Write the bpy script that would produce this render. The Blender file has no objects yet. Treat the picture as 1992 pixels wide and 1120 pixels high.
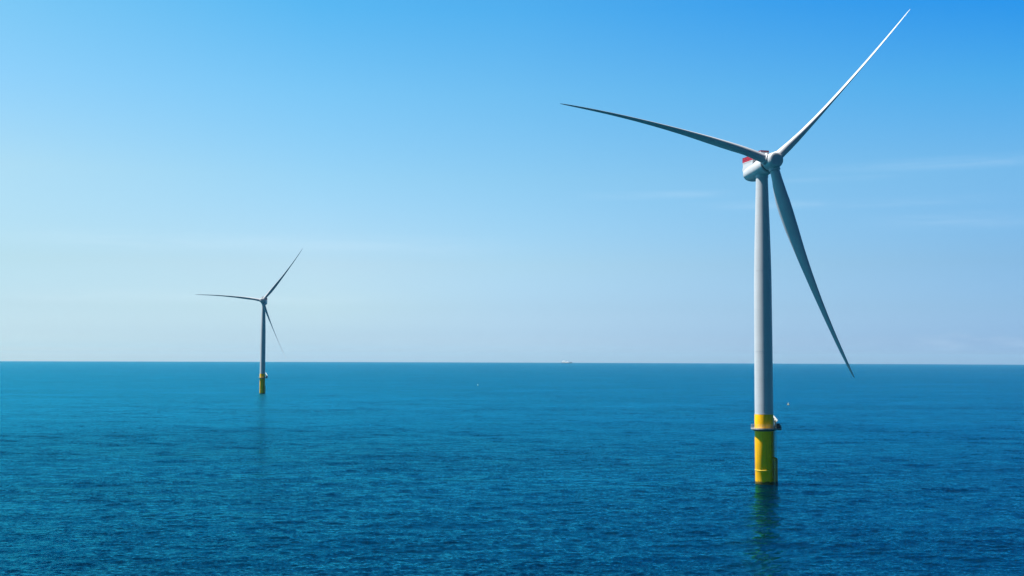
import bpy, bmesh, math, random
import numpy as np
from mathutils import Vector, Matrix

rad = math.radians
sc = bpy.context.scene
COL = sc.collection

# ------------------------------------------------------------------ camera
CAM_H = 42.17
cam_d = bpy.data.cameras.new("camera")
cam_d.sensor_fit = 'HORIZONTAL'
cam_d.sensor_width = 36.0
cam_d.lens = 2341.0 / 1992.0 * 36.0
cam_d.clip_start = 1.0
cam_d.clip_end = 120000.0
cam = bpy.data.objects.new("camera", cam_d)
COL.objects.link(cam)
pitch, roll = 0.05843, 0.00337
cam.matrix_world = (Matrix.Translation((0, 0, CAM_H)) @ Matrix.Rotation(rad(90) + pitch, 4, 'X')
                    @ Matrix.Rotation(roll, 4, 'Z'))
sc.camera = cam

# ------------------------------------------------------------------ sky, sun, exposure
SUN_EL, SUN_AZ = rad(64), rad(8)          # from -X, turned this much away from the viewer
sun_dir = Vector((-math.cos(SUN_EL) * math.cos(SUN_AZ), math.cos(SUN_EL) * math.sin(SUN_AZ), math.sin(SUN_EL)))
world = bpy.data.worlds.new("World")
sc.world = world
world.use_nodes = True
wn, wl = world.node_tree.nodes, world.node_tree.links
wn.clear()


def N(nt, t, **kw):
    n = nt.nodes.new(t)
    for k, v in kw.items():
        setattr(n, k, v)
    return n


def math_node(nt, op, a, b=None, c=None, clamp=False):
    n = nt.nodes.new('ShaderNodeMath')
    n.operation = op
    n.use_clamp = clamp
    for i, v in enumerate((a, b, c)):
        if v is None:
            continue
        if isinstance(v, (int, float)):
            n.inputs[i].default_value = v
        else:
            nt.links.new(v, n.inputs[i])
    return n.outputs[0]


def mixcol(nt, fac, a, b, mode='MIX'):
    n = nt.nodes.new('ShaderNodeMix')
    n.data_type = 'RGBA'
    n.blend_type = mode
    for i, v in ((0, fac), (6, a), (7, b)):
        if isinstance(v, (int, float)):
            n.inputs[i].default_value = v
        elif isinstance(v, (tuple, list)):
            n.inputs[i].default_value = (*v[:3], 1)
        else:
            nt.links.new(v, n.inputs[i])
    return n.outputs[2]


def maprange(nt, v, a, b, c=0.0, d=1.0, smooth=False):
    n = nt.nodes.new('ShaderNodeMapRange')
    n.interpolation_type = 'SMOOTHSTEP' if smooth else 'LINEAR'
    nt.links.new(v, n.inputs[0])
    for i, x in enumerate((a, b, c, d)):
        n.inputs[i + 1].default_value = x
    return n.outputs[0]


def ramp(nt, v, stops):
    n = nt.nodes.new('ShaderNodeValToRGB')
    cr = n.color_ramp
    while len(cr.elements) < len(stops):
        cr.elements.new(0.5)
    for e, (p, c) in zip(cr.elements, stops):
        e.position = p
        e.color = (*c, 1) if len(c) == 3 else c
    nt.links.new(v, n.inputs[0])
    return n.outputs[0]


W = world.node_tree
sky = N(W, 'ShaderNodeTexSky', sky_type='NISHITA')
sky.sun_disc = False
sky.sun_elevation = SUN_EL
sky.sun_rotation = rad(-90 + 8)
sky.altitude = 0
sky.air_density = 1.0
sky.dust_density = 1.0
sky.ozone_density = 1.6
tc = N(W, 'ShaderNodeTexCoord')
sep = N(W, 'ShaderNodeSeparateXYZ')
W.links.new(tc.outputs['Generated'], sep.inputs[0])
dx, dy, dz = sep.outputs
# the physical sky, graded: deeper blue aloft, milky near the horizon and towards the sun side
SKY_STRENGTH = 0.05
elev = maprange(W, dz, -0.02, 0.60)


def srgb(r, g, b):
    f = lambda c: (c / 255 / 12.92) if c / 255 <= 0.04045 else ((c / 255 + 0.055) / 1.055) ** 2.4
    return (f(r), f(g), f(b))


def sk(z):
    return (z + 0.02) / 0.62


# tint applied to the sky texture, per elevation, at the left, middle and right of the view
#@TINT
TINT_GAIN = 1.93870
TINT = {
    'L': [(sk(-0.0200), (0.7758, 0.7552, 0.8430)), (sk(0.0021), (0.7758, 0.7552, 0.8430)), (sk(0.0085), (0.5363, 0.7045, 0.9624)), (sk(0.0202), (0.4498, 0.5975, 0.8333)), (sk(0.0415), (0.3984, 0.5085, 0.6620)), (sk(0.0767), (0.4057, 0.4933, 0.5498)), (sk(0.1480), (0.4577, 0.5587, 0.5439)), (sk(0.2160), (0.3614, 0.5754, 0.6007)), (sk(0.2820), (0.2902, 0.5899, 0.6082)), (sk(0.3800), (0.2090, 0.4837, 0.5473)), (sk(0.6000), (0.1161, 0.3244, 0.4257))],
    'M': [(sk(-0.0200), (0.6520, 0.6696, 0.9094)), (sk(0.0021), (0.6520, 0.6696, 0.9094)), (sk(0.0085), (0.5008, 0.6600, 0.9800)), (sk(0.0202), (0.4275, 0.5816, 0.8583)), (sk(0.0415), (0.4160, 0.5319, 0.6911)), (sk(0.0767), (0.4330, 0.5105, 0.5921)), (sk(0.1480), (0.3741, 0.5450, 0.5880)), (sk(0.2160), (0.2857, 0.5600, 0.6213)), (sk(0.2820), (0.1709, 0.5368, 0.6431)), (sk(0.3800), (0.1230, 0.4402, 0.5788)), (sk(0.6000), (0.0683, 0.2952, 0.4502))],
    'C': [(sk(-0.0200), (0.5901, 0.6044, 0.8751)), (sk(0.0021), (0.5901, 0.6044, 0.8751)), (sk(0.0085), (0.4808, 0.6371, 1.0000)), (sk(0.0202), (0.3968, 0.5553, 0.8795)), (sk(0.0415), (0.3595, 0.4889, 0.7117)), (sk(0.0767), (0.3761, 0.4894, 0.6018)), (sk(0.1480), (0.3304, 0.5182, 0.5837)), (sk(0.2160), (0.2472, 0.5313, 0.6170)), (sk(0.2820), (0.1485, 0.5105, 0.6514)), (sk(0.3800), (0.1069, 0.4186, 0.5862)), (sk(0.6000), (0.0594, 0.2808, 0.4560))],
    'R': [(sk(-0.0200), (0.3685, 0.3323, 0.6874)), (sk(0.0021), (0.3685, 0.3323, 0.6874)), (sk(0.0085), (0.3098, 0.4427, 0.8734)), (sk(0.0202), (0.2587, 0.4151, 0.7960)), (sk(0.0415), (0.2346, 0.3762, 0.6490)), (sk(0.0767), (0.2246, 0.3630, 0.5443)), (sk(0.1480), (0.2283, 0.4349, 0.5620)), (sk(0.2160), (0.1133, 0.4373, 0.6195)), (sk(0.2820), (0.0216, 0.3622, 0.6786)), (sk(0.3800), (0.0155, 0.2970, 0.6108)), (sk(0.6000), (0.0086, 0.1992, 0.4751))],
}
#@END
tint = mixcol(W, maprange(W, dx, -0.40, -0.158), ramp(W, elev, TINT['L']), ramp(W, elev, TINT['M']))
tint = mixcol(W, maprange(W, dx, -0.158, 0.0), tint, ramp(W, elev, TINT['C']))
tint = mixcol(W, maprange(W, dx, 0.0, 0.40), tint, ramp(W, elev, TINT['R']))
tint = mixcol(W, 1.0, tint, (TINT_GAIN,) * 3, 'MULTIPLY')
graded = mixcol(W, 1.0, sky.outputs[0], tint, 'MULTIPLY')
# thin high cloud veils
mp = N(W, 'ShaderNodeMapping')
mp.inputs['Scale'].default_value = (7.0, 7.0, 90.0)
mp.inputs['Rotation'].default_value = (0, rad(1.5), 0)
W.links.new(tc.outputs['Generated'], mp.inputs[0])
cn = N(W, 'ShaderNodeTexNoise')
cn.inputs['Scale'].default_value = 1.3
cn.inputs['Detail'].default_value = 7
cn.inputs['Roughness'].default_value = 0.62
cn.inputs['Distortion'].default_value = 0.6
W.links.new(mp.outputs[0], cn.inputs[0])
wisp = maprange(W, cn.outputs[0], 0.36, 0.66, 0.15, 1.0, True)


def streak(z0, w, x0, x1, x2, x3, amount, slant=0.0):
    zz = math_node(W, 'ADD', dz, math_node(W, 'MULTIPLY', dx, slant))
    f = math_node(W, 'MULTIPLY', maprange(W, zz, z0 - w, z0, 0, 1, True), maprange(W, zz, z0 + w, z0, 0, 1, True))
    f = math_node(W, 'MULTIPLY', f, math_node(W, 'MULTIPLY', maprange(W, dx, x0, x1, 0, 1, True), maprange(W, dx, x3, x2, 0, 1, True)))
    return math_node(W, 'MULTIPLY', math_node(W, 'MULTIPLY', f, wisp), amount)


veil = streak(0.1530, 0.0075, 0.20, 0.36, 0.9, 1.0, 0.10)
for a_ in ((0.1245, 0.006, 0.12, 0.20, 0.30, 0.42, 0.08), (0.1345, 0.005, 0.04, 0.10, 0.14, 0.20, 0.09), (0.1440, 0.004, 0.20, 0.23, 0.27, 0.33, 0.06),
           (0.0925, 0.012, -0.45, -0.30, -0.1, 0.05, 0.08), (0.0480, 0.01, -0.42, -0.35, -0.2, -0.05, 0.08), (0.108, 0.01, 0.25, 0.35, 0.6, 0.8, 0.07)):
    veil = math_node(W, 'MAXIMUM', veil, streak(*a_))
# a soft bank of haze cloud low on the right
mp2 = N(W, 'ShaderNodeMapping')
mp2.inputs['Scale'].default_value = (14.0, 14.0, 60.0)
W.links.new(tc.outputs['Generated'], mp2.inputs[0])
cn2 = N(W, 'ShaderNodeTexNoise')
cn2.inputs['Scale'].default_value = 1.6
cn2.inputs['Detail'].default_value = 5
W.links.new(mp2.outputs[0], cn2.inputs[0])
low = math_node(W, 'MULTIPLY', maprange(W, cn2.outputs[0], 0.48, 0.7, 0, 1, True),
                math_node(W, 'MULTIPLY', maprange(W, dz, 0.004, 0.012, 0, 1, True), maprange(W, dz, 0.026, 0.016, 0, 1, True)))
low = math_node(W, 'MULTIPLY', low, maprange(W, dx, 0.25, 0.38, 0.0, 0.12, True))
veil = math_node(W, 'MAXIMUM', veil, low)
graded = mixcol(W, veil, graded, (6.6, 7.6, 8.2))
# unseen sky beside and behind the camera, dimmed and tinted to deepen the shade
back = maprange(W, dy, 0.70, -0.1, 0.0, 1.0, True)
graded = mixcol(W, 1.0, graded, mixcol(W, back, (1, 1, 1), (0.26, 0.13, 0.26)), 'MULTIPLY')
high = maprange(W, dz, 0.32, 0.9, 1.0, 0.55, True)  # overhead sky dimmed as well, added for darker shade
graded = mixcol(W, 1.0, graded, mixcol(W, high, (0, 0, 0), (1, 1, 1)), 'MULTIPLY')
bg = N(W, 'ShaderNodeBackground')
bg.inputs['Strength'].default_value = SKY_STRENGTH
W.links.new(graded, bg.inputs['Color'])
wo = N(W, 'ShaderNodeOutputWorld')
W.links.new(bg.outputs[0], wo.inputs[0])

sun_data = bpy.data.lights.new("sun", 'SUN')
sun_data.energy = 5.0
sun_data.angle = rad(0.53)
sun_data.color = (1.0, 0.97, 0.91)
sun = bpy.data.objects.new("sun", sun_data)
sun.rotation_euler = sun_dir.to_track_quat('Z', 'Y').to_euler()
sun.location = (0, 0, 300)
COL.objects.link(sun)

sc.view_settings.view_transform = 'Standard'
sc.view_settings.look = 'None'
sc.view_settings.exposure = 1.5
sc.view_settings.gamma = 1.0
sc.view_settings.use_curve_mapping = False
sc.cycles.volume_bounces = 0
sc.cycles.max_bounces = 6
sc.cycles.use_denoising = True

# ------------------------------------------------------------------ helpers
R_EARTH = 7.08e6                      # with the usual refraction


def tag(o, label=None, cat=None, group=None, kind=None):
    for k, v in (("label", label), ("category", cat), ("group", group), ("kind", kind)):
        if v:
            o[k] = v
    return o


def empty(name, loc):
    o = bpy.data.objects.new(name, None)
    o.empty_display_size = 2
    o.location = loc
    COL.objects.link(o)
    return o


class MB:
    """collects shapes, builds one mesh object"""

    def __init__(self):
        self.v, self.f = [], []

    def add(self, vs, fs):
        b = len(self.v)
        self.v += [tuple(p) for p in vs]
        self.f += [tuple(b + i for i in f) for f in fs]

    def box(self, c, s, M=None):
        x, y, z = s[0] / 2, s[1] / 2, s[2] / 2
        vs = [Vector((i, j, k)) for i in (-x, x) for j in (-y, y) for k in (-z, z)]
        M = M or Matrix.Identity(4)
        vs = [(M @ p) + Vector(c) for p in vs]
        self.add(vs, [(0, 1, 3, 2), (4, 6, 7, 5), (0, 4, 5, 1), (2, 3, 7, 6), (0, 2, 6, 4), (1, 5, 7, 3)])

    def rings(self, rings, cap0=True, cap1=True, closed=False):
        n = len(rings[0])
        vs = [p for r in rings for p in r]
        fs = []
        m = len(rings)
        for i in range(m if closed else m - 1):
            a, b = i * n, ((i + 1) % m) * n
            for j in range(n):
                k = (j + 1) % n
                fs.append((a + j, a + k, b + k, b + j))
        if not closed:
            if cap0:
                fs.append(tuple(reversed(range(n))))
            if cap1:
                fs.append(tuple(range((m - 1) * n, m * n)))
        self.add(vs, fs)

    def tube(self, p0, p1, r0, r1=None, n=10):
        p0, p1 = Vector(p0), Vector(p1)
        r1 = r0 if r1 is None else r1
        d = (p1 - p0).normalized()
        u = d.orthogonal().normalized()
        w = d.cross(u)
        rr = []
        for p, r in ((p0, r0), (p1, r1)):
            rr.append([p + r * (math.cos(2 * math.pi * i / n) * u + math.sin(2 * math.pi * i / n) * w) for i in range(n)])
        self.rings(rr)

    def lathe(self, prof, o=(0, 0, 0), axis=(0, 0, 1), n=96, cap0=True, cap1=True):
        """prof: list of (along, radius)"""
        o, d = Vector(o), Vector(axis).normalized()
        u = Vector((1, 0, 0)) if abs(d.x) < 0.9 else Vector((0, 1, 0))
        u = (u - d * u.dot(d)).normalized()
        w = d.cross(u)
        self.rings([[o + d * a + max(r, 1e-3) * (math.cos(2 * math.pi * i / n) * u + math.sin(2 * math.pi * i / n) * w)
                     for i in range(n)] for a, r in prof], cap0, cap1)

    def torus(self, R, r, z, n=72, m=8, o=(0, 0, 0), a0=0.0, a1=2 * math.pi):
        full = abs(a1 - a0 - 2 * math.pi) < 1e-6
        rr = []
        cnt = n if full else n + 1
        for i in range(cnt):
            t = a0 + (a1 - a0) * i / n
            c, s = math.cos(t), math.sin(t)
            rr.append([(o[0] + (R + r * math.cos(q)) * c, o[1] + (R + r * math.cos(q)) * s, o[2] + z + r * math.sin(q))
                       for q in (2 * math.pi * k / m for k in range(m))])
        self.rings(rr, closed=full)

    def build(self, name, mat, parent=None, smooth=35, bevel=0):
        me = bpy.data.meshes.new(name)
        me.from_pydata(self.v, [], self.f)
        bm = bmesh.new()
        bm.from_mesh(me)
        bmesh.ops.recalc_face_normals(bm, faces=bm.faces)
        bm.to_mesh(me)
        bm.free()
        me.polygons.foreach_set('use_smooth', [True] * len(me.polygons))
        me.set_sharp_from_angle(angle=rad(smooth))
        me.materials.append(mat)
        o = bpy.data.objects.new(name, me)
        COL.objects.link(o)
        if parent:
            o.parent = parent
        if bevel:
            b = o.modifiers.new('bevel', 'BEVEL')
            b.width = bevel
            b.segments = 2
            b.limit_method = 'ANGLE'
        return o


def paint(name, col, rough=0.4, var=0.06, scale=0.5, spec=0.35, metallic=0.0, coat=0.0, streak=0.0, streak_col=None,
          seams=0.0, algae=False):
    m = bpy.data.materials.new(name)
    m.use_nodes = True
    nt = m.node_tree
    b = nt.nodes['Principled BSDF']
    t = N(nt, 'ShaderNodeTexCoord')
    no = N(nt, 'ShaderNodeTexNoise')
    no.inputs['Scale'].default_value = scale
    no.inputs['Detail'].default_value = 6
    nt.links.new(t.outputs['Object'], no.inputs[0])
    dark = tuple(c * (1 - 2.2 * var) for c in col)
    light = tuple(min(1, c * (1 + var)) for c in col)
    c = mixcol(nt, maprange(nt, no.outputs[0], 0.3, 0.7), dark, light)
    sepn = N(nt, 'ShaderNodeSeparateXYZ')
    nt.links.new(t.outputs['Object'], sepn.inputs[0])
    z = sepn.outputs[2]
    if streak:
        mpn = N(nt, 'ShaderNodeMapping')
        mpn.inputs['Scale'].default_value = (2.2, 2.2, 0.07)
        nt.links.new(t.outputs['Object'], mpn.inputs[0])
        ns = N(nt, 'ShaderNodeTexNoise')
        ns.inputs['Scale'].default_value = 1.5
        ns.inputs['Detail'].default_value = 5
        nt.links.new(mpn.outputs[0], ns.inputs[0])
        f = math_node(nt, 'MULTIPLY', maprange(nt, ns.outputs[0], 0.5, 0.75, 0, 1, True), streak)
        c = mixcol(nt, f, c, streak_col or tuple(x * 0.45 for x in col))
    if seams:
        # horizontal weld seams every few metres, and slightly different plate courses
        fr = math_node(nt, 'FRACT', math_node(nt, 'DIVIDE', z, 2.95))
        line = math_node(nt, 'LESS_THAN', fr, 0.035)
        wh = N(nt, 'ShaderNodeTexWhiteNoise', noise_dimensions='1D')
        nt.links.new(math_node(nt, 'FLOOR', math_node(nt, 'DIVIDE', z, 2.95)), wh.inputs['W'])
        c = mixcol(nt, math_node(nt, 'MULTIPLY', wh.outputs[0], seams * 0.35), c, tuple(x * 0.75 for x in col))
        c = mixcol(nt, math_node(nt, 'MULTIPLY', line, seams), c, tuple(x * 0.55 for x in col))
    if algae:
        n2 = N(nt, 'ShaderNodeTexNoise')
        n2.inputs['Scale'].default_value = 1.2
        n2.inputs['Detail'].default_value = 6
        nt.links.new(t.outputs['Object'], n2.inputs[0])
        zz = math_node(nt, 'ADD', z, math_node(nt, 'MULTIPLY', n2.outputs[0], -1.3))
        c = mixcol(nt, maprange(nt, zz, 0.55, -0.1, 0, 0.92, True), c, (0.03, 0.045, 0.012))
    nt.links.new(c, b.inputs['Base Color'])
    r = maprange(nt, no.outputs[0], 0.3, 0.7, rough * 0.8, min(1, rough * 1.25))
    nt.links.new(r, b.inputs['Roughness'])
    b.inputs['Specular IOR Level'].default_value = spec
    b.inputs['Metallic'].default_value = metallic
    b.inputs['Coat Weight'].default_value = coat
    return m


M = {
    'tower': paint('tower_paint', (0.385, 0.405, 0.43), 0.42, 0.03, 0.12, seams=0.2, streak=0.18, streak_col=(0.27, 0.26, 0.28)),
    'blade': paint('blade_paint', (0.35, 0.37, 0.40), 0.38, 0.03, 0.15, streak=0.0),
    'hub': paint('hub_paint', (0.38, 0.395, 0.42), 0.4, 0.04, 0.4),
    'nacelle': paint('nacelle_paint', (0.42, 0.43, 0.45), 0.4, 0.04, 0.3, streak=0.12),
    'seal': paint('dark_seal', (0.06, 0.065, 0.07), 0.6, 0.1, 1.0),
    'yellow': paint('yellow_paint', (0.95, 0.46, 0.0004), 0.45, 0.06, 0.35, spec=0.15, streak=0.5, streak_col=(0.55, 0.25, 0.003), algae=True),
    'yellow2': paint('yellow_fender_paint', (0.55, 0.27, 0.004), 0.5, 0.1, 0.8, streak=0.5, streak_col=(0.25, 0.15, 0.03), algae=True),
    'lip': paint('flange_paint', (0.90, 0.58, 0.06), 0.25, 0.05, 2.0),
    'steel': paint('galvanised_steel', (0.22, 0.23, 0.23), 0.45, 0.12, 2.0, metallic=0.35),
    'beam': paint('weathered_beam', (0.27, 0.28, 0.28), 0.5, 0.2, 2.0),
    'girder': paint('dark_girder', (0.06, 0.06, 0.055), 0.6, 0.15, 1.5),
    'deck': paint('deck_grating', (0.26, 0.26, 0.25), 0.6, 0.12, 2.0),
    'red': paint('red_panel', (0.34, 0.008, 0.03), 0.5, 0.12, 1.5),
    'maroon': paint('maroon_rail', (0.22, 0.004, 0.03), 0.5, 0.1, 1.5),
    'crane': paint('crane_paint', (0.60, 0.62, 0.62), 0.4, 0.06, 1.0),
    'dark': paint('dark_grey_paint', (0.07, 0.075, 0.085), 0.5, 0.15, 1.5),
    'green': paint('green_grey_paint', (0.12, 0.16, 0.14), 0.5, 0.15, 1.5),
    'purple': paint('dull_red_paint', (0.14, 0.04, 0.05), 0.6, 0.15, 1.5),
    'hull': paint('hull_paint', (0.20, 0.07, 0.09), 0.5, 0.1, 0.05),
    'ship': paint('ship_white', (0.88, 0.88, 0.88), 0.4, 0.05, 0.05),
    'glass': paint('ship_windows', (0.03, 0.04, 0.05), 0.15, 0.1, 0.5),
    'buoy': paint('buoy_yellow', (0.45, 0.25, 0.03), 0.45, 0.08, 1.0),
}

# ------------------------------------------------------------------ water
rng = np.random.default_rng(7)
SEA = dict(slope=0.022, k=(1.15, 0.66, 0.50, 0.22), c0=(0.0002, 0.0110, 0.026), c1=(0.0001, 0.0060, 0.016), ior=1.333, refl=(0.032, 0.49, 0.69), r0=0.05, r1=0.09)


def build_sea():
    r1 = list(np.linspace(4, 120, 50))
    r = r1[-1]
    while r < 1600:
        r += max(0.36, 0.40 * r * r / (CAM_H * 1131.0)) if r > 150 else 1.2
        r1.append(r)
    while r < 40000:
        r *= 1.028
        r1.append(r)
    rr = np.array(r1)
    dr = np.gradient(rr)
    a_mid = np.linspace(rad(-32), rad(32), 1100)
    a_out = np.linspace(rad(32), rad(328), 260)[1:-1]
    aa = np.concatenate([a_mid, a_out])
    nr, na = len(rr), len(aa)
    X = (rr[:, None] * np.sin(aa)[None, :])
    Y = (rr[:, None] * np.cos(aa)[None, :])
    Z = np.zeros_like(X)
    wind = math.atan2(math.cos(rad(12)), -math.sin(rad(12)))
    nw = 150
    lam = np.exp(np.linspace(math.log(1.3), math.log(40.0), nw)) * (1 + 0.04 * rng.standard_normal(nw))
    for L in lam:
        k = 2 * math.pi / L
        th = wind + rng.normal(0, rad(28 if L > 8 else 40))
        # slope per component: fairly flat, less in the long swell
        slope = SEA['slope'] * (1.0 if L < 3.0 else (3.0 / L) ** 0.75) * (0.7 + 0.6 * rng.random())
        if L < 2.4:
            slope *= 1.0
        amp = slope / k
        att = np.clip((L / np.maximum(dr, 0.2) - 2.0) / 2.5, 0, 1)
        ph = rng.random() * 2 * math.pi
        phase = k * (X * math.cos(th) + Y * math.sin(th)) + ph
        w = np.cos(phase)
        Z += (amp * att)[:, None] * (w + 0.12 * np.cos(2 * phase))
    # the sea is calmer close round nothing; curvature of the earth
    Z -= rr[:, None] ** 2 / (2 * R_EARTH)
    nv = nr * na + 1
    co = np.empty((nv, 3), dtype=np.float32)
    co[:-1, 0] = X.ravel()
    co[:-1, 1] = Y.ravel()
    co[:-1, 2] = Z.ravel()
    co[-1] = (0, 0, 0)
    i = np.arange(nr - 1)[:, None]
    j = np.arange(na)[None, :]
    j2 = (j + 1) % na
    quads = np.stack(np.broadcast_arrays(i * na + j, i * na + j2, (i + 1) * na + j2, (i + 1) * na + j), -1).reshape(-1, 4)[:, ::-1]
    tris = np.stack([np.full(na, nv - 1), np.arange(na), (np.arange(na) + 1) % na], -1)[:, ::-1]
    me = bpy.data.meshes.new('sea')
    me.vertices.add(nv)
    me.vertices.foreach_set('co', co.ravel())
    loops = np.concatenate([quads.ravel(), tris.ravel()]).astype(np.int32)
    me.loops.add(len(loops))
    me.loops.foreach_set('vertex_index', loops)
    nq, ntq = len(quads), len(tris)
    me.polygons.add(nq + ntq)
    starts = np.concatenate([np.arange(nq) * 4, nq * 4 + np.arange(ntq) * 3]).astype(np.int32)
    me.polygons.foreach_set('loop_start', starts)
    me.update(calc_edges=True)
    me.polygons.foreach_set('use_smooth', np.ones(nq + ntq, dtype=bool))
    me.validate()
    if me.polygons[100].normal.z < 0:
        me.flip_normals()
    return me


def sea_material():
    m = bpy.data.materials.new('sea_water')
    m.use_nodes = True
    nt = m.node_tree
    nt.nodes.clear()
    t = N(nt, 'ShaderNodeTexCoord')

    def noise(scale, sx, sy, detail, rough=0.6, dist=0.0, rot=-8, color=False):
        mp = N(nt, 'ShaderNodeMapping')
        mp.inputs['Scale'].default_value = (sx, sy, 1)
        mp.inputs['Rotation'].default_value = (0, 0, rad(rot))
        nt.links.new(t.outputs['Object'], mp.inputs[0])
        n = N(nt, 'ShaderNodeTexNoise')
        n.inputs['Scale'].default_value = scale
        n.inputs['Detail'].default_value = detail
        n.inputs['Roughness'].default_value = rough
        n.inputs['Distortion'].default_value = dist
        nt.links.new(mp.outputs[0], n.inputs[0])
        return n.outputs[1] if color else n.outputs[0]

    gust = noise(0.012, 0.35, 1.0, 4, 0.6, 0.6)
    gust2 = noise(0.055, 0.45, 1.0, 3, 0.6, 0.5, 6)
    g = math_node(nt, 'ADD', math_node(nt, 'MULTIPLY', gust, 0.6), math_node(nt, 'MULTIPLY', gust2, 0.4))
    # calmer water in the lee of the near foundation
    sp = N(nt, 'ShaderNodeSeparateXYZ')
    nt.links.new(t.outputs['Object'], sp.inputs[0])
    wx = math_node(nt, 'DIVIDE', math_node(nt, 'SUBTRACT', sp.outputs[0], 76.0), 9.0)
    wy = math_node(nt, 'DIVIDE', math_node(nt, 'SUBTRACT', sp.outputs[1], 440.0), 26.0)
    wd = math_node(nt, 'ADD', math_node(nt, 'MULTIPLY', wx, wx), math_node(nt, 'MULTIPLY', wy, wy))
    lee = maprange(nt, math_node(nt, 'ADD', wd, math_node(nt, 'MULTIPLY', gust2, 0.8)), 0.3, 1.6, 0.34, 0.0, True)
    g = math_node(nt, 'SUBTRACT', g, lee)
    # ripples: the surface normal is tilted by several octaves of small wave slopes, stronger along the wind
    geo = N(nt, 'ShaderNodeNewGeometry')
    amp = maprange(nt, g, 0.36, 0.60, 0.68, 1.12, True)
    acc = geo.outputs['Normal']
    # beyond the reach of the modelled waves their slopes live on in the shading
    rl = N(nt, 'ShaderNodeVectorMath', operation='LENGTH')
    nt.links.new(t.outputs['Object'], rl.inputs[0])
    far = maprange(nt, rl.outputs['Value'], 400.0, 1000.0, 0, 1, True)
    amp = math_node(nt, 'MULTIPLY', amp, maprange(nt, far, 0, 1, 1.0, 1.35))
    amp = math_node(nt, 'MULTIPLY', amp, maprange(nt, lee, 0, 0.34, 1.0, 0.45))
    for k_, (sc_, sx, det, rot) in zip(SEA['k'], ((1.7, 0.7, 3, -8), (0.42, 0.6, 3, 10), (0.085, 0.55, 3, -5), (0.014, 0.4, 2, 4))):
        col = noise(sc_, sx, 1.0, det, 0.6, 0.25, rot, color=True)
        v1 = N(nt, 'ShaderNodeVectorMath', operation='SUBTRACT')
        nt.links.new(col, v1.inputs[0])
        v1.inputs[1].default_value = (0.5, 0.5, 0.5)
        v2 = N(nt, 'ShaderNodeVectorMath', operation='MULTIPLY')
        nt.links.new(v1.outputs[0], v2.inputs[0])
        v2.inputs[1].default_value = (0.45 * k_, k_, 0)
        v3 = N(nt, 'ShaderNodeVectorMath', operation='SCALE')
        nt.links.new(v2.outputs[0], v3.inputs[0])
        nt.links.new(amp, v3.inputs['Scale'])
        v4 = N(nt, 'ShaderNodeVectorMath', operation='ADD')
        nt.links.new(acc, v4.inputs[0])
        nt.links.new(v3.outputs[0], v4.inputs[1])
        acc = v4.outputs[0]
    vn = N(nt, 'ShaderNodeVectorMath', operation='NORMALIZE')
    nt.links.new(acc, vn.inputs[0])
    nrm = vn.outputs[0]
    c = mixcol(nt, maprange(nt, g, 0.35, 0.65, 0, 1, True), SEA['c0'], SEA['c1'])
    df = N(nt, 'ShaderNodeBsdfDiffuse')
    nt.links.new(c, df.inputs['Color'])
    nt.links.new(nrm, df.inputs['Normal'])
    gl = N(nt, 'ShaderNodeBsdfGlossy')
    gl.inputs['Color'].default_value = (*SEA['refl'], 1)
    nt.links.new(nrm, gl.inputs['Normal'])
    nt.links.new(math_node(nt, 'ADD', maprange(nt, g, 0.36, 0.62, SEA['r0'], SEA['r1'], True), math_node(nt, 'MULTIPLY', far, 0.18)), gl.inputs['Roughness'])
    fr = N(nt, 'ShaderNodeFresnel')
    fr.inputs['IOR'].default_value = SEA['ior']
    nt.links.new(nrm, fr.inputs['Normal'])
    mx = N(nt, 'ShaderNodeMixShader')
    nt.links.new(fr.outputs[0], mx.inputs[0])
    nt.links.new(df.outputs[0], mx.inputs[1])
    nt.links.new(gl.outputs[0], mx.inputs[2])
    out = N(nt, 'ShaderNodeOutputMaterial')
    nt.links.new(mx.outputs[0], out.inputs['Surface'])
    return m


sea = bpy.data.objects.new('sea', build_sea())
sea.data.materials.append(sea_material())
COL.objects.link(sea)
tag(sea, label='blue open sea with small wind ripples out to the horizon', cat='sea', kind='structure')

# ------------------------------------------------------------------ wind turbine
HUB_Z = 109.0
L0 = 7.843
TILT = 0.12726
ROT_R = 77.0


def interp(x, tab):
    xs = [t[0] for t in tab]
    return float(np.interp(x, xs, [t[1] for t in tab]))


CHORD = [(0, 3.2), (3, 3.2), (6, 3.45), (10, 4.2), (14, 4.75), (18, 4.8), (24, 4.45), (32, 3.5), (40, 2.75), (50, 2.0), (60, 1.45),
         (68, 1.12), (73, 0.8), (75.5, 0.55), (76.6, 0.32), (77, 0.12)]
THICK = [(0, 1.0), (3, 1.0), (6, 0.88), (10, 0.62), (14, 0.47), (18, 0.40), (24, 0.34), (32, 0.29), (40, 0.26), (60, 0.21), (77, 0.17)]


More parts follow.
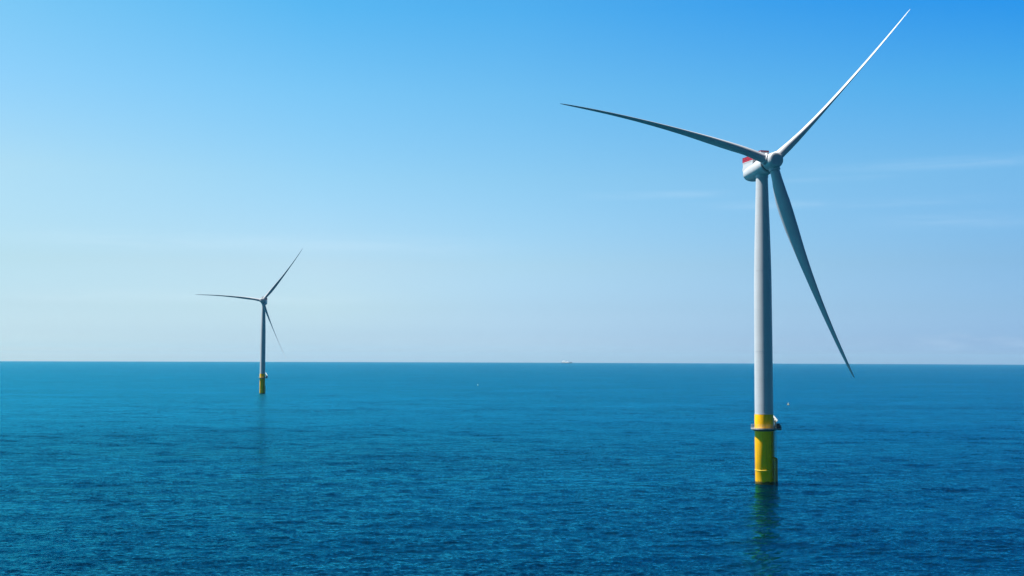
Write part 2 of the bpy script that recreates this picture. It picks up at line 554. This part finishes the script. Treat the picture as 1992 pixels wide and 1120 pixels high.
def blade_mesh(hub, n, right, up, th, a, s, beta):
    e = math.cos(th) * right + math.sin(th) * up
    t = -math.sin(th) * right + math.cos(th) * up
    rs = [2.5, 3.2, 4, 5, 6, 7, 8.5, 10, 12, 14, 16, 18, 21, 24, 28, 32, 36, 40, 45, 50, 55, 60, 64, 68, 71, 73, 74.5, 75.5, 76.2, 76.6, 77]
    rings = []
    K = 36
    for r in rs:
        f = r / ROT_R
        c = hub + e * r + n * (a * f * f) + t * (s * f * f)
        d = (e + n * (2 * a * f / ROT_R) + t * (2 * s * f / ROT_R)).normalized()
        bt = beta + rad(10) * min(1, max(0, (r - 8) / 50))
        cd = math.cos(bt) * t + math.sin(bt) * n          # towards the leading edge
        cd = (cd - d * cd.dot(d)).normalized()
        td = d.cross(cd)
        ch, tr = interp(r, CHORD), interp(r, THICK)
        blend = max(0.0, min(1.0, (r - 3.0) / 9.0))
        blend = blend * blend * (3 - 2 * blend)
        pts = []
        for k in range(K):
            p = 2 * math.pi * k / K
            x = 0.5 * (1 - math.cos(p))                     # 0 leading, 1 trailing
            sg = 1 if p <= math.pi else -1
            yt = 5 * (0.2969 * math.sqrt(max(x, 0)) - 0.126 * x - 0.3516 * x * x + 0.2843 * x ** 3 - 0.1015 * x ** 4)
            yt = yt * tr + 0.006 * x
            yc = 0.045 * (4 * x * (1 - x))
            ya = sg * yt + yc
            ycir = 0.5 * math.sin(p) * tr
            y = (1 - blend) * ycir + blend * ya
            off = 0.5 - 0.08 * blend
            pts.append(c + cd * ((off - x) * ch) + td * (y * ch))
        rings.append(pts)
    mb = MB()
    mb.rings(rings)
    return mb


def turbine(base, yaw, az, ab, sb, betas, label):
    root = empty('offshore_wind_turbine', base)
    tag(root, label, 'wind turbine', 'offshore wind turbines standing in the sea')
    # ---- foundation: yellow monopile and transition piece
    mb = MB()
    mb.lathe([(-6, 3.13), (4.55, 3.13), (4.62, 3.16), (23.60, 3.16)], cap0=True, cap1=True, n=128)
    mb.build('transition_piece', M['yellow'], root)
    mb = MB()
    mb.lathe([(4.50, 3.135), (4.50, 3.21), (4.60, 3.24), (4.72, 3.21), (4.74, 3.165)], cap0=False, cap1=False, n=128)
    mb.build('flange_ring', M['lip'], root)
    # J tubes and cathodic brackets down the shaded side
    mb = MB()
    for ang in (-38, -52):
        x, y = 3.36 * math.cos(rad(ang)), 3.36 * math.sin(rad(ang))
        mb.tube((x, y, -4), (x, y, 17.6), 0.16, n=10)
        for z in (3.0, 8.0, 13.0):
            mb.box((x * 0.965, y * 0.965, z), (0.3, 0.3, 0.25))
    mb.build('cable_tube', M['yellow2'], root)
    # ---- working platform
    deck_z = 18.75
    mb = MB()
    mb.lathe([(deck_z - 0.32, 3.2), (deck_z - 0.32, 4.36), (deck_z, 4.36), (deck_z, 3.2)], cap0=False, cap1=False, n=96)
    # laydown extension towards the ladder side
    mb.box((4.6, 1.75, deck_z - 0.165), (2.2, 6.3, 0.31))
    deck = mb.build('platform', M['deck'], root)
    mb = MB()
    # edge beam, radial brackets and ring girder under the deck
    mb.lathe([(deck_z - 0.34, 4.30), (deck_z - 0.34, 4.43), (deck_z + 0.08, 4.43), (deck_z + 0.08, 4.30)], cap0=False, cap1=False, n=96)
    mb.build('edge_beam', M['beam'], deck)
    mb = MB()
    mb.lathe([(deck_z - 0.95, 3.165), (deck_z - 0.95, 3.55), (deck_z - 0.33, 3.55), (deck_z - 0.33, 3.165)], cap0=False, cap1=False, n=96)
    for k in range(16):
        a = 2 * math.pi * k / 16 + 0.1
        Mx = Matrix.Rotation(a, 4, 'Z')
        c = Vector((3.85 * math.cos(a), 3.85 * math.sin(a), deck_z - 0.5))
        mb.box(c, (0.85, 0.14, 0.32), Mx)
    mb.box((5.2, 1.75, deck_z - 0.5), (0.9, 6.1, 0.30))
    mb.build('support_frame', M['girder'], deck)
    # railing
    mb = MB()
    a0, a1 = rad(24), rad(336)
    for h in (0.55, 1.12):
        mb.torus(4.34, 0.035, deck_z + 0.12 + h, n=90, m=6, a0=a0, a1=a1)
    mb.torus(4.34, 0.03, deck_z + 0.24, n=90, m=4, a0=a0, a1=a1)
    for k in range(27):
        a = a0 + (a1 - a0) * k / 26
        x, y = 4.34 * math.cos(a), 4.34 * math.sin(a)
        mb.tube((x, y, deck_z + 0.1), (x, y, deck_z + 1.26), 0.03, n=6)
    ext = [(4.0, -1.4), (5.65, -1.4), (5.65, 4.85), (3.6, 4.85)]
    for p, q in zip(ext[:-1], ext[1:]):
        for h in (0.55, 1.12):
            mb.tube((p[0], p[1], deck_z + h), (q[0], q[1], deck_z + h), 0.045, n=6)
        for k in range(4):
            f = k / 3
            x, y = p[0] + (q[0] - p[0]) * f, p[1] + (q[1] - p[1]) * f
            mb.tube((x, y, deck_z), (x, y, deck_z + 1.15), 0.04, n=6)
    mb.build('railing', M['steel'], deck)
    # cabinets on the deck
    mb = MB()
    mb.box((5.0, 1.1, deck_z + 0.72), (1.05, 1.3, 1.4))
    mb.box((5.0, 1.1, deck_z + 1.45), (1.15, 1.4, 0.07))
    mb.build('equipment_cabinet', M['dark'], deck, bevel=0.03)
    mb = MB()
    mb.box((5.15, -0.55, deck_z + 0.42), (0.8, 0.9, 0.84))
    mb.build('storage_box', M['purple'], deck, bevel=0.03)
    mb = MB()
    mb.box((2.75, -3.0, deck_z + 0.5), (0.55, 0.45, 0.98), Matrix.Rotation(rad(-45), 4, 'Z'))
    mb.build('electrical_box', M['green'], deck, bevel=0.03)
    # ---- davit crane, its boom laid back against the tower
    mb = MB()
    mb.tube((4.6, 3.6, deck_z), (4.6, 3.6, deck_z + 2.3), 0.26, n=16)
    mb.tube((4.6, 3.6, deck_z), (4.6, 3.6, deck_z + 0.15), 0.45, n=16)
    mb.tube((4.6, 3.6, deck_z + 2.2), (4.6, 3.6, deck_z + 2.5), 0.36, n=16)
    crane = mb.build('davit_crane', M['green'], root)
    P = Vector((5.15, 3.2, deck_z + 2.1))
    Q = Vector((2.4, 6.1, deck_z + 5.7))
    d = (Q - P).normalized()
    sidev = d.cross(Vector((0, 0, 1))).normalized()
    upv = sidev.cross(d)
    rr = []
    for f, h in ((0, 0.36), (0.12, 0.5), (0.6, 0.44), (1, 0.3)):
        c = P.lerp(Q, f)
        rr.append([c + sidev * sx * 0.26 + upv * sz * h for sx, sz in ((-1, -1), (1, -1), (1, 1), (-1, 1))])
    mb = MB()
    mb.rings(rr)
    mb.build('boom', M['crane'], crane, bevel=0.03)
    mb = MB()
    mb.tube((4.5, 3.5, deck_z + 1.1), P.lerp(Q, 0.35) - upv * 0.3, 0.11, n=10)
    mb.box((3.75, 4.2, deck_z + 2.1), (0.75, 0.9, 2.6))
    mb.build('hoist_housing', M['crane'], crane, bevel=0.04)
    mb = MB()
    mb.tube(P + Vector((0.15, 0, -0.2)), (5.3, 3.2, deck_z + 1.5), 0.03, n=6)
    mb.lathe([(deck_z + 1.2, 0.05), (deck_z + 1.25, 0.14), (deck_z + 1.45, 0.14), (deck_z + 1.5, 0.05)], o=(5.3, 3.2, 0), n=12)
    mb.build('hook', M['dark'], crane)
    # ---- access ladder and boat landing on the right flank
    A = rad(-33)
    rv, tv = Vector((math.cos(A), math.sin(A), 0)), Vector((-math.sin(A), math.cos(A), 0))
    mb = MB()
    for sgn in (-1, 1):
        p = rv * 3.62 + tv * 0.28 * sgn
        mb.tube(p + Vector((0, 0, 1.0)), p + Vector((0, 0, deck_z + 0.9)), 0.05, n=8)
    z = 1.2
    while z < deck_z:
        mb.tube(rv * 3.62 - tv * 0.28 + Vector((0, 0, z)), rv * 3.62 + tv * 0.28 + Vector((0, 0, z)), 0.028, n=6)
        z += 0.33
    for k in range(13):
        zc = 9.6 + k * 0.72
        for i in range(7):
            f0, f1 = math.pi * i / 7, math.pi * (i + 1) / 7
            q = lambda f: rv * (3.62 + 0.72 * math.sin(f)) + tv * 0.36 * math.cos(f) + Vector((0, 0, zc))
            mb.tube(q(f0), q(f1), 0.025, n=5)
    for f in (0.6, math.pi / 2, math.pi - 0.6):
        q = rv * (3.62 + 0.72 * math.sin(f)) + tv * 0.36 * math.cos(f)
        mb.tube(q + Vector((0, 0, 9.6)), q + Vector((0, 0, 9.6 + 12 * 0.72)), 0.022, n=5)
    for zc in (3, 7, 11, 15):
        for sgn in (-1, 1):
            mb.tube(rv * 3.1 + tv * 0.28 * sgn + Vector((0, 0, zc)), rv * 3.62 + tv * 0.28 * sgn + Vector((0, 0, zc)), 0.05, n=6)
    mb.build('ladder', M['yellow2'], root)
    mb = MB()
    for sgn in (-1, 1):
        p = rv * 3.98 + tv * 0.30 * sgn
        mb.tube(p + Vector((0, 0, -2)), p + Vector((0, 0, 9.0)), 0.07, n=8)
    for k in range(36):
        zc = -1.8 + k * 0.3
        mb.tube(rv * 3.98 - tv * 0.3 + Vector((0, 0, zc)), rv * 3.98 + tv * 0.3 + Vector((0, 0, zc)), 0.045, n=6)
    for zc in (1.6, 4.9, 8.0):
        mb.tube(rv * 4.05 - tv * 0.95 + Vector((0, 0, zc)), rv * 4.05 + tv * 0.95 + Vector((0, 0, zc)), 0.12, n=10)
    mb.build('landing_ladder', M['yellow2'], root)
    for sgn in (-1, 1):
        p = rv * 4.08 + tv * 0.95 * sgn
        mb = MB()
        mb.tube(p + Vector((0, 0, -4)), p + Vector((0, 0, 8.6)), 0.24, n=16)
        mb.tube(p + Vector((0, 0, 8.55)), rv * 3.1 + tv * 0.95 * sgn + Vector((0, 0, 8.95)), 0.22, n=14)
        for zc in (1.6, 4.9, 8.0):
            mb.tube(p + Vector((0, 0, zc)), rv * 2.9 + tv * 0.95 * sgn + Vector((0, 0, zc)), 0.16, n=12)
        mb.build('boat_landing_fender', M['yellow2'], root)
    # ---- tower
    mb = MB()
    prof = [(23.60, 3.10), (30, 3.10), (42, 3.07), (55, 3.03), (66, 2.97), (72, 2.90), (78, 2.78), (84, 2.62), (90, 2.45), (96, 2.27), (102, 2.10), (106.0, 2.0)]
    mb.lathe(prof, n=128)
    tower = mb.build('tower', M['tower'], root)
    for z, r in ((23.6, 3.15), (45.0, 3.065), (72.5, 2.89)):
        mb = MB()
        mb.lathe([(z - 0.1, r - 0.02), (z - 0.1, r + 0.02), (z + 0.1, r + 0.02), (z + 0.1, r - 0.04)], cap0=False, cap1=False, n=128)
        mb.build('flange', M['hub'], tower)
    # access door in the foot of the tower, on the side of the laydown area
    A2 = rad(50)
    mb = MB()
    mb.box((3.12 * math.cos(A2), 3.12 * math.sin(A2), deck_z + 1.25), (0.12, 0.95, 2.1), Matrix.Rotation(A2, 4, 'Z'))
    mb.build('door', M['crane'], tower, bevel=0.03)
    # ---- nacelle frame of reference
    n = Vector((math.sin(yaw) * math.cos(TILT), -math.cos(yaw) * math.cos(TILT), math.sin(TILT)))
    right = Vector((math.cos(yaw), math.sin(yaw), 0))
    up = n.cross(right)
    if up.z < 0:
        up = -up
    fl = Vector((math.sin(yaw), -math.cos(yaw), 0))
    hub = Vector((0, 0, HUB_Z)) + fl * L0
    # generator ring
    mb = MB()
    mb.lathe([(-4.6, 3.0), (-4.5, 3.2), (-2.75, 3.2), (-2.55, 3.12), (-2.5, 2.8)], o=hub, axis=n, n=96)
    mb.build('generator', M['nacelle'], root)
    mb = MB()
    mb.lathe([(-2.62, 2.72), (-2.0, 2.72)], o=hub, axis=n, n=72)
    mb.build('rotor_seal', M['seal'], root)
    # body: lofted rounded sections
    rings = []
    K = 64
    for L, w, ht, hb, ex in ((4.55, 2.95, 2.95, 2.95, 2.0), (5.0, 3.12, 3.0, 3.0, 2.15), (7, 3.25, 2.9, 3.0, 2.3), (11, 3.35, 2.8, 2.95, 2.4),
                             (14, 3.35, 2.6, 2.85, 2.4), (15.8, 3.2, 2.3, 2.65, 2.35), (16.7, 2.85, 1.85, 2.3, 2.3), (17.25, 2.2, 1.3, 1.8, 2.2), (17.55, 1.2, .7, 1.0, 2.0)):
        c = hub - n * L
        ring = []
        for k in range(K):
            p = 2 * math.pi * k / K
            cx, sx = math.cos(p), math.sin(p)
            x = math.copysign(abs(cx) ** (2 / ex), cx) * w
            y = math.copysign(abs(sx) ** (2 / ex), sx) * (ht if sx > 0 else hb)
            ring.append(c + right * x + up * y)
        rings.append(ring)
    mb = MB()
    mb.rings(rings)
    nac = mb.build('nacelle', M['nacelle'], root)
    # yaw skirt between tower and nacelle
    mb = MB()
    mb.lathe([(104.6, 2.03), (104.6, 2.16), (105.2, 2.2), (106.4, 2.2)], cap0=False, cap1=False, n=72)
    mb.build('yaw_skirt', M['nacelle'], nac)
    # lifting lug and vents under the rear
    mb = MB()
    mb.box(hub - n * 12.0 - up * 2.85 + right * 0.8, (0.9, 0.9, 0.35))
    mb.build('hatch', M['steel'], nac, bevel=0.05)
    # helicopter hoist platform: level, above the tilted body
    Rz = Matrix(((right.x, -fl.x, 0, 0), (right.y, -fl.y, 0, 0), (0, 0, 1, 0), (0, 0, 0, 1)))   # local x = right, y = back

    def at(x, back, z):
        return hub + right * x - fl * back + Vector((0, 0, z))
    mb = MB()
    mb.box(at(0, 12.4, 1.75), (6.2, 8.0, 0.3), Rz)
    rr = []
    for zz, hw, b0, b1 in ((-1.6, 3.0, 9.4, 16.3), (-0.6, 3.12, 9.0, 16.6), (0.6, 3.0, 8.7, 16.35), (1.62, 3.06, 8.5, 16.35)):
        rr.append([at(-hw, b0, zz), at(hw, b0, zz), at(hw, b1, zz), at(-hw, b1, zz)])
    mb.rings(rr)
    hd = mb.build('hoist_platform', M['nacelle'], nac, bevel=0.06)
    mb = MB()
    for sx in (-1, 1):
        for k in range(7):
            b0 = 8.45 + k * 8.0 / 7
            mb.box(at(3.05 * sx, b0 + 0.53, 2.75), (0.05, 1.02, 1.6), Rz)
    for k in range(5):
        mb.box(at(-2.45 + k * 1.225, 16.37, 2.75), (1.1, 0.05, 1.6), Rz)
    mb.build('guard_panel', M['red'], hd)
    mb = MB()
    for sx in (-1, 1):
        for zz in (2.75, 3.62):
            mb.box(at(3.05 * sx, 12.42, zz), (0.1, 8.0, 0.09), Rz)
        for k in range(8):
            mb.box(at(3.05 * sx, 8.42 + k * 8.0 / 7, 2.77), (0.12, 0.1, 1.78), Rz)
    for zz in (2.75, 3.62):
        mb.box(at(0, 16.37, zz), (6.1, 0.1, 0.09), Rz)
    mb.build('guard_rail', M['maroon'], hd)
    # raised cooler with its own red edge
    mb = MB()
    mb.box(at(0.0, 7.2, 3.35), (3.2, 3.6, 2.0), Rz)
    cool = mb.build('cooler', M['nacelle'], nac, bevel=0.1)
    mb = MB()
    for sx in (-1, 1):
        mb.box(at(1.5 * sx, 7.2, 4.55), (0.12, 3.5, 0.45), Rz)
    for b in (5.5, 8.9):
        mb.box(at(0, b, 4.55), (2.9, 0.12, 0.45), Rz)
    mb.build('rail', M['maroon'], cool)
    # ---- hub
    mb = MB()
    mb.lathe([(-2.1, 2.65), (-1.6, 2.8), (0, 2.88), (1.6, 2.8), (2.5, 2.68), (2.75, 2.6)], o=hub, axis=n, n=96)
    hb = mb.build('hub', M['hub'], root)
    mb = MB()
    mb.lathe([(2.6, 2.52), (2.95, 2.55), (3.2, 2.42), (3.35, 2.2), (3.42, 1.6), (3.46, 0.02)], o=hub, axis=n, n=96)
    mb.build('nose_cap', M['hub'], hb)
    for k in range(3):
        th = az - k * 2 * math.pi / 3
        e = math.cos(th) * right + math.sin(th) * up
        mb = MB()
        mb.lathe([(1.2, 2.0), (2.75, 1.92), (2.85, 1.98), (3.15, 1.98), (3.22, 1.9), (3.3, 1.62)], o=hub, axis=e, n=72)
        mb.build('blade_cuff', M['hub'], hb)
        blade_mesh(hub, n, right, up, th, ab[k], sb[k], betas[k]).build('blade', M['blade'], root, smooth=60)
    return root


turbine((86.07, 412.18, 0.0), 0.25946, 2.83256, (4.94789, 8.31586, 6.02566), (9.5138, 5.46773, 4.61633),
        (rad(92), rad(90), rad(36)),
        'large near white wind turbine on bright yellow base, red panels on its nacelle')
turbine((-292.82, 1417.23, -0.14), 0.05012, 2.97355, (6.29613, 6.01776, 7.42272), (7.48442, 4.17014, 4.70081),
        (rad(106), rad(60), rad(78)),
        'small distant wind turbine crossing the horizon on a dull yellow base')


# ------------------------------------------------------------------ things far out on the sea
def sea_z(x, y):
    return -(x * x + y * y) / (2 * R_EARTH)


def buoy(px, py, label, s=1.0):
    # where that line of sight meets the sea
    q = Vector(((px - 996) / 2341.0, (560 - py) / 2341.0, -1))
    d = cam.matrix_world.to_3x3() @ q
    k = -CAM_H / d.z
    for _ in range(4):
        x, y = d.x * k, d.y * k
        k = (sea_z(x, y) - CAM_H) / d.z
    x, y = d.x * k, d.y * k
    root = empty('marker_buoy', (x, y, sea_z(x, y)))
    tag(root, label, 'buoy', 'marker buoys afloat')
    mb = MB()
    mb.lathe([(-0.6 * s, 0.8 * s), (-0.2 * s, 1.15 * s), (0.35 * s, 1.2 * s), (0.55 * s, 1.05 * s), (0.6 * s, 0.3 * s)], n=32)
    mb.build('float', M['buoy'], root)
    mb = MB()
    for k in range(4):
        a = math.pi / 4 + k * math.pi / 2
        mb.tube((0.75 * s * math.cos(a), 0.75 * s * math.sin(a), 0.5 * s), (0.22 * s * math.cos(a), 0.22 * s * math.sin(a), 2.3 * s), 0.06 * s, n=6)
    mb.lathe([(1.3 * s, 0.5 * s), (1.36 * s, 0.5 * s)], n=16)
    mb.lathe([(2.25 * s, 0.3 * s), (2.35 * s, 0.3 * s)], n=16)
    mb.build('frame', M['buoy'], root)
    mb = MB()
    mb.lathe([(2.35 * s, 0.18 * s), (2.65 * s, 0.2 * s), (2.75 * s, 0.1 * s)], n=16)
    mb.build('lantern', M['ship'], root)
    mb = MB()
    mb.box((-0.1 * s, -0.42 * s, 1.3 * s), (0.6 * s, 0.08 * s, 0.7 * s), Matrix.Rotation(rad(-14), 4, 'X'))
    mb.build('panel', M['ship'], root)


buoy(1533.5, 787.5, 'small yellow buoy with a white panel, right of the nearer turbine', 0.8)
buoy(929.5, 749, 'tiny faint buoy on open water between the two turbines', 0.75)


def ship():
    q = Vector(((1103.0 - 996) / 2341.0, 0, -1))
    d = cam.matrix_world.to_3x3() @ q
    D = 16000.0
    x, y = d.x / d.y * D, D
    root = empty('cargo_ship', (x, y, sea_z(x, y)))
    root.rotation_euler.z = rad(-38)
    root.scale = (1.1, 1.1, 1.1)
    tag(root, 'pale ship with white superstructure far off on the horizon', 'ship')
    Lh, Wd = 150.0, 22.0
    rr = []
    for f, w, zt in ((-0.5, 0.75, 9), (-0.48, 0.9, 9), (-0.3, 1, 8.5), (0.25, 1, 8.5), (0.4, 0.7, 9.5), (0.47, 0.3, 10.5), (0.51, 0.04, 11)):
        rr.append([(f * Lh, -w * Wd / 2, zt), (f * Lh, w * Wd / 2, zt), (f * Lh, w * Wd / 2 * 0.8, -2), (f * Lh, -w * Wd / 2 * 0.8, -2)])
    mb = MB()
    mb.rings(rr)
    mb.build('hull', M['hull'], root)
    mb = MB()
    mb.box((-42, 0, 13), (44, 19, 9))
    mb.box((-44, 0, 20.5), (38, 18, 6.1))
    mb.box((-42, 0, 26.5), (30, 20, 6.1))
    mb.box((6, 0, 12.5), (42, 18, 8))
    sup = mb.build('superstructure', M['ship'], root, bevel=0.3)
    mb = MB()
    for z in (15, 20.5):
        mb.box((-42, -9.3 if z > 17 else -9.6, z), (30, 0.5, 1.0))
    mb.build('window', M['glass'], sup)
    mb = MB()
    mb.lathe([(22, 2.6), (32, 2.2)], o=(-54, 0, 0), n=20)
    mb.build('funnel', M['hull'], root)
    mb = MB()
    mb.tube((-19, 0, 8), (-19, 0, 30), 1.0, 0.6)
    mb.tube((-19, 0, 27), (-8, 0, 20), 0.5)
    mb.build('mast', M['dark'], root)
    mb = MB()
    mb.tube((48, 0, 8), (48, 0, 20), 1.2, 0.5)
    mb.build('mast', M['dark'], root)


ship()

# ------------------------------------------------------------------ sea haze
HAZE = 1.5e-5
if HAZE:
    mb = MB()
    mb.box((0, 0, 45), (84000, 84000, 350))
    hm = bpy.data.materials.new('haze_air')
    hm.use_nodes = True
    hm.node_tree.nodes.clear()
    pv = N(hm.node_tree, 'ShaderNodeVolumePrincipled')
    pv.inputs['Color'].default_value = (0.28, 0.66, 0.88, 1)
    pv.inputs['Density'].default_value = HAZE
    pv.inputs['Anisotropy'].default_value = 0.0
    ho = N(hm.node_tree, 'ShaderNodeOutputMaterial')
    hm.node_tree.links.new(pv.outputs[0], ho.inputs['Volume'])
    h = mb.build('haze', hm)
    tag(h, kind='stuff')
